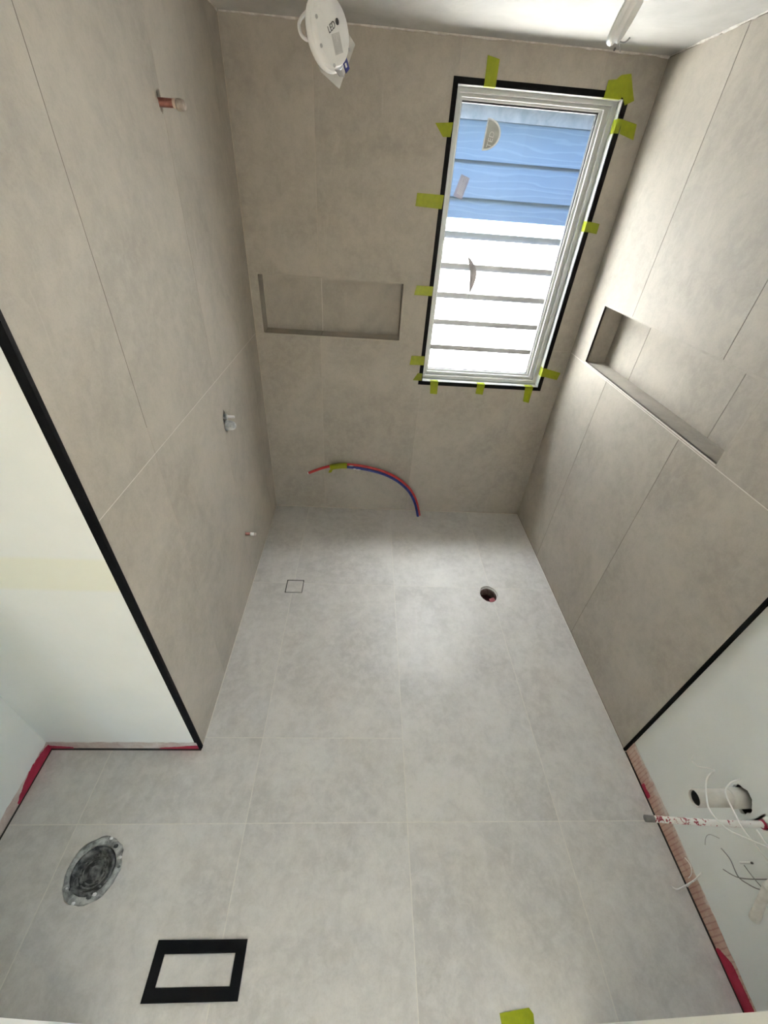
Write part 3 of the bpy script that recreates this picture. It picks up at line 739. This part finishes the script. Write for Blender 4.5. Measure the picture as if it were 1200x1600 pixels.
# ---- square tile-insert floor drain
dr_ = empty('floor_drain', (.25,-.787,0)); tag(dr_, 'small square tile-insert drain with black outline in the shower floor', 'drain')
u0, u1, v0, v1 = DRAIN
boxes('channel', [((u0+.0005,v0+.0005,-.029),(u1-.0005,v1-.0005,-.026)), ((u0+.0003,v0+.0003,-.029),(u0+.0018,v1-.0003,-.0005)), ((u1-.0018,v0+.0003,-.029),(u1-.0003,v1-.0003,-.0005)),
      ((u0,v0+.0003,-.029),(u1,v0+.0018,-.0005)), ((u0,v1-.0018,-.029),(u1,v1-.0003,-.0005))], VENTBLACK, dr_)
box('tile_insert', (u0+.0045,v0+.0045,-.026), (u1-.0045,v1-.0045,-.0006), TILE_F, dr_)

# ---- open waste hole for the bath
bw = empty('bath_waste', (WASTE[0],WASTE[1],-.1)); tag(bw, 'open round waste hole in the floor with dark red pipe inside', 'drain')
lathe('pipe_wall', (WASTE[0],WASTE[1],0), (0,0,-1), [(.010,.0560),(.14,.0560),(.14,.050),(.014,.050),(.010,.0560)], simple_noise_mat('grubby_pipe', (.07,.035,.032), (.26,.20,.18), 40, .6), bw, 32, sy=1.14)
lathe('pipe_floor', (WASTE[0],WASTE[1],0), (0,0,-1), [(.075,.0505),(.080,.03),(.082,0)], simple_noise_mat('dark_red_residue', (.06,.012,.014), (.13,.03,.035), 50, .6), bw, 28, sy=1.13)
poly_slab('membrane_flap', [(1.436,-.835,-.046),(1.468,-.828,-.040),(1.465,-.795,-.046),(1.437,-.800,-.056)], (0,0,-1), .004, simple_noise_mat('pink_membrane', (.38,.09,.11), (.50,.16,.18), 40, .5), bw)
lathe('sealant_ring', (WASTE[0],WASTE[1],0), (0,0,-1), [(.0105,.0565),(.008,.0545),(.011,.0500),(.016,.0495)], WPLAST, bw, 32, sy=1.14, jit=.0012)

# ---- mortared toilet pan pipe in the recess floor
tp = empty('toilet_waste', (PAN[0],PAN[1],0)); tag(tp, 'round toilet pipe set in smeared grey mortar in the recess floor', 'drain')
lathe('mortar_collar', (PAN[0],PAN[1],-.006), (0,0,1), [(-.004,.0905),(.001,.0885),(.005,.082),(.004,.076),(.006,.070),(.002,.066),(-.01,.064)], MORTAR, tp, 44, jit=.0016, sy=1.03)
lathe('pipe_socket', (PAN[0]-.002,PAN[1]-.002,-.010), (0,0,1), [(0,.0675),(.009,.066),(.011,.0615),(.007,.057),(.0,.0535),(-.018,.052)], DARKPL, tp, 40, jit=.0006)
lathe('pipe_cap', (PAN[0]-.002,PAN[1]-.002,-.018), (0,0,1), [(.006,.0525),(.003,.050),(-.002,.046),(.001,.042),(-.001,.036),(.003,.031),(-.001,.027),(.0,.018),(.007,.014),(.009,.007),(.010,0)], DARKPL, tp, 36, jit=.0008)
for rr_, dz in ((.0440,.0015),(.0330,.0015)):
    lathe('cap_rib', (PAN[0]-.002,PAN[1]-.002,-.018+dz), (0,0,1), [(-.002,rr_-.003),(.0015,rr_-.0018),(.002,rr_),(.0015,rr_+.0016),(-.002,rr_+.003)], DUSTPL, tp, 36, jit=.0009)
rng = random.Random(3)
for k in range(16):
    a = rng.uniform(0, 6.28); rr = rng.uniform(.058, .086); s = rng.uniform(.004, .010)
    bm = bmesh.new(); bmesh.ops.create_icosphere(bm, subdivisions=1, radius=1)
    for v in bm.verts: v.co = Vector((PAN[0]+rr*math.cos(a)+v.co.x*s, PAN[1]+rr*math.sin(a)*1.03+v.co.y*s*.8, .000+v.co.z*.004))
    from_bm('mortar_lump', bm, (MORTAR, WPLAST, DARKPL)[k % 3], tp)

# ---- black rectangular floor frame with its tile insert
vf = empty('floor_vent_frame', (.184,-2.316,0)); tag(vf, 'black rectangular frame around a tile insert on the floor', 'floor vent')
O4 = [(.047,-2.379),(.321,-2.380),(.320,-2.254),(.048,-2.252)]; I4 = [(.0755,-2.350),(.291,-2.351),(.290,-2.283),(.0765,-2.282)]
bm = bmesh.new(); hz = .0055
L = [[bm.verts.new((x,y,z)) for x, y in q] for q, z in ((O4,0.0),(O4,hz-.001),([(x+(.184-x)*.012, y+(-2.316-y)*.02) for x,y in O4],hz),([(x-(.184-x)*.008, y-(-2.316-y)*.02) for x,y in I4],hz),(I4,hz-.001),(I4,0.0))]
for a, b in zip(L, L[1:]):
    for k in range(4): bm.faces.new((a[k], a[(k+1)%4], b[(k+1)%4], b[k]))
for k in range(4): bm.faces.new((L[0][k], L[5][k], L[5][(k+1)%4], L[0][(k+1)%4]))
from_bm('frame', bm, VENTBLACK, vf)
poly_slab('tile_insert', [(x+(.184-x)*.02, y+(-2.316-y)*.03, .0002) for x, y in I4], (0,0,1), .0022, TILE_F, vf)

# ---- pipes and wires on the right plaster wall
wp = empty('basin_waste_pipe', (PX,-2.020,.458)); tag(wp, 'fat white plastic waste pipe sticking out of the right plaster wall', 'pipe')
lathe('pipe', (PX+.06,-2.020,.458), (-1,0,0), [(0,.0245),(.204,.0245),(.206,.0235),(.206,.0215),(.202,.0205),(.06,.0205)], PVC, wp, 28)
lathe('bore', (PX+.06,-2.020,.458), (-1,0,0), [(.200,.0200),(.12,.0195),(.11,0)], mat('shadowed_bore', (.07,.068,.065), .8), wp, 24)  # dark liner; the shade inside the pipe is put into its colour
lathe('coupling', (PX+.03,-2.020,.458), (-1,0,0), [(0,.0250),(.0,.0285),(.062,.0285),(.065,.0265),(.066,.0240)], PVC, wp, 28)
sp_ = empty('basin_supply_pipe', (PX,-2.096,.489)); tag(sp_, 'thin white pipe splashed with red paint sticking out below the waste pipe', 'pipe')
tube('pipe', [(PX+.05,-2.097,.489),(1.70,-2.094,.493),(1.50,-2.084,.500)], .0085, SPECK, sp_, 14)
tube('metal_tip', [(1.503,-2.0842,.4999),(1.478,-2.083,.5008)], .0088, mat('grey_metal', (.22,.21,.20), .4, .6), sp_, 14, False)
lathe('wall_seal', (PX-.001,-2.097,.489), (-1,0,0), [(0,.0125),(.004,.0125),(.006,.0086)], REDM, sp_, 16, jit=.0006)
cp_ = empty('capped_conduit', (PX,-2.205,.455)); tag(cp_, 'stubby white capped conduit below the wires, drooping from the right wall', 'conduit')
tube('conduit', [(PX+.05,-2.208,.452),(PX-.01,-2.212,.440),(1.795,-2.222,.425),(1.782,-2.248,.378),(1.775,-2.270,.335)], .0115, PVC, cp_, 16)
tube('cap', [(1.7775,-2.2625,.350),(1.774,-2.2735,.328)], .0130, PVC, cp_, 16, False)
tube('joint_ring', [(1.7955,-2.2215,.4255),(1.793,-2.2255,.418)], .0135, PVC, cp_, 16, False)
def wire(pts, r, material, label):
    o = tube('wire', pts, r, material, None, 7); return tag(o, label, 'wire', 'loose wires on the right wall')
wire([(1.765,-1.900,.456),(1.768,-1.907,.437),(1.768,-1.931,.455),(1.770,-1.950,.495),(1.768,-1.962,.508),(1.756,-1.967,.496),(1.729,-1.989,.496),(1.700,-2.030,.500),(1.685,-2.068,.503),(1.700,-2.111,.509),(1.736,-2.134,.515),(1.781,-2.157,.520),(PX+.006,-2.19,.53)], .0023, WIRE, 'long white wire curling in front of the fat waste pipe')
wire([(PX+.004,-1.985,.506),(1.820,-1.988,.503),(1.800,-1.995,.499),(1.772,-2.016,.497),(1.761,-2.057,.499),(1.751,-2.111,.507),(1.761,-2.147,.505),(1.785,-2.189,.492),(PX+.006,-2.215,.485)], .0023, WIRE, 'white wire drooping from the rim of the wall hole')
wire([(1.800,-2.111,.313),(1.801,-2.141,.325),(1.800,-2.180,.321),(1.803,-2.202,.342),(1.812,-2.218,.367),(PX+.005,-2.225,.40)], .0015, GWIRE, 'dark grey wire bending down to the capped conduit')
wire([(1.800,-2.154,.273),(1.806,-2.172,.293),(1.810,-2.186,.325),(1.820,-2.202,.400),(PX+.005,-2.208,.44)], .0015, GWIRE, 'dark grey wire lying lowest beside the conduit')
wire([(1.812,-2.161,.355),(1.812,-2.192,.365),(1.815,-2.225,.382),(PX+.005,-2.24,.39)], .0013, GWIRE, 'short grey wire crossing behind the other dark wires')
wire([(PX-.003,-2.076,.201),(PX-.003,-2.062,.222),(PX-.003,-2.060,.249),(PX-.001,-2.078,.281)], .0011, mat('wire_shadow_grey', (.42,.42,.41), .5), 'faint hooked grey line flat on the plaster, a modelled wire shadow')  # thin grey strand drawn as the shadow the wires cast
wire([(1.815,-2.108,.478),(1.800,-2.120,.497),(1.802,-2.150,.500),(PX+.005,-2.175,.50)], .0024, WIRE, 'thick short white wire next to the supply pipe hole')
pn = empty('wall_plug', (PX,-2.158,.35)); tag(pn, 'small white plug with a dark head in the right plaster wall', 'wall plug')
tube('shaft', [(1.822,-2.1505,.332),(1.826,-2.1595,.371)], .0028, WPLAST, pn, 8, False)
tube('head', [(1.826,-2.1595,.371),(1.8265,-2.1607,.376)], .0030, PRINT, pn, 8, False)
tube('stem', [(1.825,-2.158,.364),(PX+.004,-2.158,.364)], .0016, WPLAST, pn, 6, False)
ct = empty('cable_tie', (1.80,-2.150,.003)); tag(ct, 'bent white plastic strip lying at the foot of the right plaster wall', 'cable tie')
tube('strip', [(1.772,-2.147,.004),(1.785,-2.154,.003),(1.803,-2.152,.006),(1.822,-2.146,.030),(1.831,-2.141,.065),(1.832,-2.134,.112)], [.0026]*31, WIRE, ct, 7)
tube('tail', [(1.832,-2.081,.064),(1.831,-2.104,.076),(1.831,-2.124,.061),(1.831,-2.131,.032)], .0013, WIRE, ct, 6)
tube('loop', [(1.826,-2.143,.058),(1.820,-2.148,.040),(1.824,-2.150,.014)], .0022, WIRE, ct, 6)

# ---- downlights hanging out of the ceiling on their cables
def basis(n, up_hint):
    n = Vector(n).normalized(); u = Vector(up_hint); u = (u - n*u.dot(n)).normalized(); v = u.cross(n)
    return n, u, v
def downlight(root, P, n, R, hint):
    P = Vector(P); n, u, v = basis(n, hint)
    at = lambda a, b, d=0: P + u*a + v*b + n*d
    # n points out of the back of the lamp; the light-giving face is on the other side
    lathe('rim', P - n*.020, n, [(0,R*.80),(-.002,R*.97),(.002,R*1.0),(.008,R*1.0),(.0115,R*.95)], WPLAST, root, 40)
    lathe('diffuser', P - n*.020, n, [(0,R*.80),(.001,R*.5),(.0012,0)], simple_noise_mat('milky_diffuser', (.75,.75,.74), (.8,.8,.8), 10, .5), root, 32)
    lathe('housing', P - n*.020, n, [(.0115,R*.95),(.011,R*.87),(.020,R*.85),(.0225,R*.82),(.0235,R*.40),(.0235,0)], WPLAST, root, 40)
    return at, n, u, v
lp = empty('hanging_downlight', (.5195,-1.1359,2.1388)); tag(lp, 'round white downlight hanging back-side out on its cable, left of the window', 'downlight')
N1 = Vector((.7835,-.6139,.0968)); HINT1 = Vector((-.279,-.210,.937))
at, n, u, v = downlight(lp, (.529,-1.136,2.144), N1, .061, HINT1)
lab = Matrix((v, u, n)).transposed().to_4x4()
# printed label: plate, lettering, dot and lines of small print
def quad_on(a0, a1, b0, b1, d, material, name, parent, skew=0):
    bm = bmesh.new()
    for d_ in (d,):
        bm.faces.new([bm.verts.new(at(a, b, d_)) for a, b in ((a0,b0),(a0,b1),(a1,b1+skew),(a1,b0+skew))])
    return from_bm(name, bm, material, parent)
lblm = simple_noise_mat('silver_label', (.50,.50,.50), (.60,.60,.60), 40, .5)
rl = quad_on(-.034, -.003, -.012, .016, .0042, lblm, 'rating_label', lp)
bm = bmesh.new()
for k in range(6):
    b = -.0095+.004*k; l = (.024,.020,.025,.015,.022,.018)[k]
    bm.faces.new([bm.verts.new(at(*q, .0045)) for q in ((-.031,b),(-.031,b+.0012),(-.031+l,b+.0012),(-.031+l,b))])
from_bm('small_print', bm, GREYPRINT, rl)
mt = lab.copy(); mt.translation = at(.006, -.006, .0042)
text_mesh('lettering', 'LED', .0155, mt @ Matrix.Rotation(math.radians(14), 4, 'Z'), PRINT, rl)
lathe('logo_dot', at(.011, .0165, .0030), n, [(0,.0052),(.0012,.0052),(.0013,0)], PRINT, rl, 18)
for a in (35, 130, 205, 300, 255):
    t = math.radians(a); r_ = .058
    lathe('screw', at(r_*math.cos(t)*.90, r_*math.sin(t)*.90, .0028), n, [(0,.0034),(.0016,.0032),(.0018,.0012),(.0006,0)], GREYPRINT, lp, 12)
for a, s in ((24, 1), (192, -1)):
    t = math.radians(a); c0 = at(.057*math.cos(t), .057*math.sin(t), .002)
    rd = (u*math.cos(t)+v*math.sin(t)); td = n.cross(rd)
    poly_slab('spring_clip', [c0-td*.011, c0+td*.011, c0+td*.008+rd*.012+n*.010, c0-td*.008+rd*.012+n*.010], n, .0012, CHROME if False else simple_noise_mat('sprung_steel', (.30,.30,.30), (.45,.45,.45), 40, .35, metal=.6), lp)
# square milky protective film on the front face, two corners poking out
fq = [at(-.087, .010, -.0235), at(-.030, .099, -.0235), at(.060, .020, -.0235), at(.010, -.060, -.0235), at(-.050, -.040, -.0235)]
poly_slab('protective_film', fq, -n, .0008, FILM, lp)
bt = at(-.064, .022, -.006)
btag = poly_slab('blue_tag', [at(-.047,.012,.0),at(-.043,.028,.0),at(-.061,.031,.0),at(-.066,.015,.0)], n, .0012, BLUETAG, lp)
poly_slab('tag_mark', [at(-.051,.0165,.0014),at(-.050,.022,.0014),at(-.057,.023,.0014),at(-.058,.0175,.0014)], n, .0004, WPLAST, btag)
lathe('cable_box', at(.060, -.010, -.004), n, [(-.006,.0),(-.006,.012),(.010,.012),(.011,.010),(.011,0)], WPLAST, lp, 14)
tube('cable', [at(.055,-.005,.006),(.497,-1.104,2.186),(.476,-1.097,2.180),(.4560,-1.112,2.158),(.461,-1.132,2.136),(.478,-1.142,2.127),(.494,-1.143,2.140),(.500,-1.125,2.168),(.497,-1.098,2.193),(.490,-1.080,2.230),(.485,-1.070,2.320),(.485,-1.065,2.401)], .0034, WPLAST, lp, 9)
tube('grey_sheath', [(.4905,-1.0805,2.228),(.488,-1.076,2.262),(.486,-1.071,2.31)], .0052, PRINT, lp, 9)

lq = empty('hanging_downlight', (1.1787,-1.0214,2.2337)); tag(lq, 'white downlight hanging edge-on from the ceiling near the right wall', 'downlight')
N2 = Vector((.841,-.385,-.371)); P2 = Vector((1.2156,-1.0134,2.2488)); H2 = Vector((.2549,-.3224,.9116))
at, n, u, v = downlight(lq, P2, N2, .064, H2)
stl = simple_noise_mat('dull_steel', (.22,.22,.22), (.35,.35,.35), 40, .4, metal=.5)
for s, w in ((-1, .010), (1, .010)):
    c0 = at(.052*s, .0, .003); rd = u*s
    poly_slab('spring_clip', [c0-v*w, c0+v*w, c0+v*w*.8+rd*.010+n*.014, c0-v*w*.8+rd*.010+n*.014], n, .0016, stl, lq)
    tube('clip_arm', [at(.050*s, .006, .004), at(.046*s, .006, .016), at(.036*s, .006, .021)], .0018, stl, lq, 7)
tube('cable', [at(.020,.010,.004), at(.030,.012,.022), at(.048,.008,.036), at(.075,.0,.030), (1.240,-.965,2.37), (1.240,-.955,2.401)], .0034, WPLAST, lq, 9)
lathe('junction_plug', at(.040, .010, .030), (u*.5+n*.6), [(0,.0),(0,.0055),(.026,.0055),(.027,0)], GREYPL, lq, 12)
poly_slab('black_tag', [at(-.060,-.004,.001), at(-.060,.004,.001), at(-.066,.004,.001), at(-.066,-.004,.001)], n, .003, PRINT, lq)
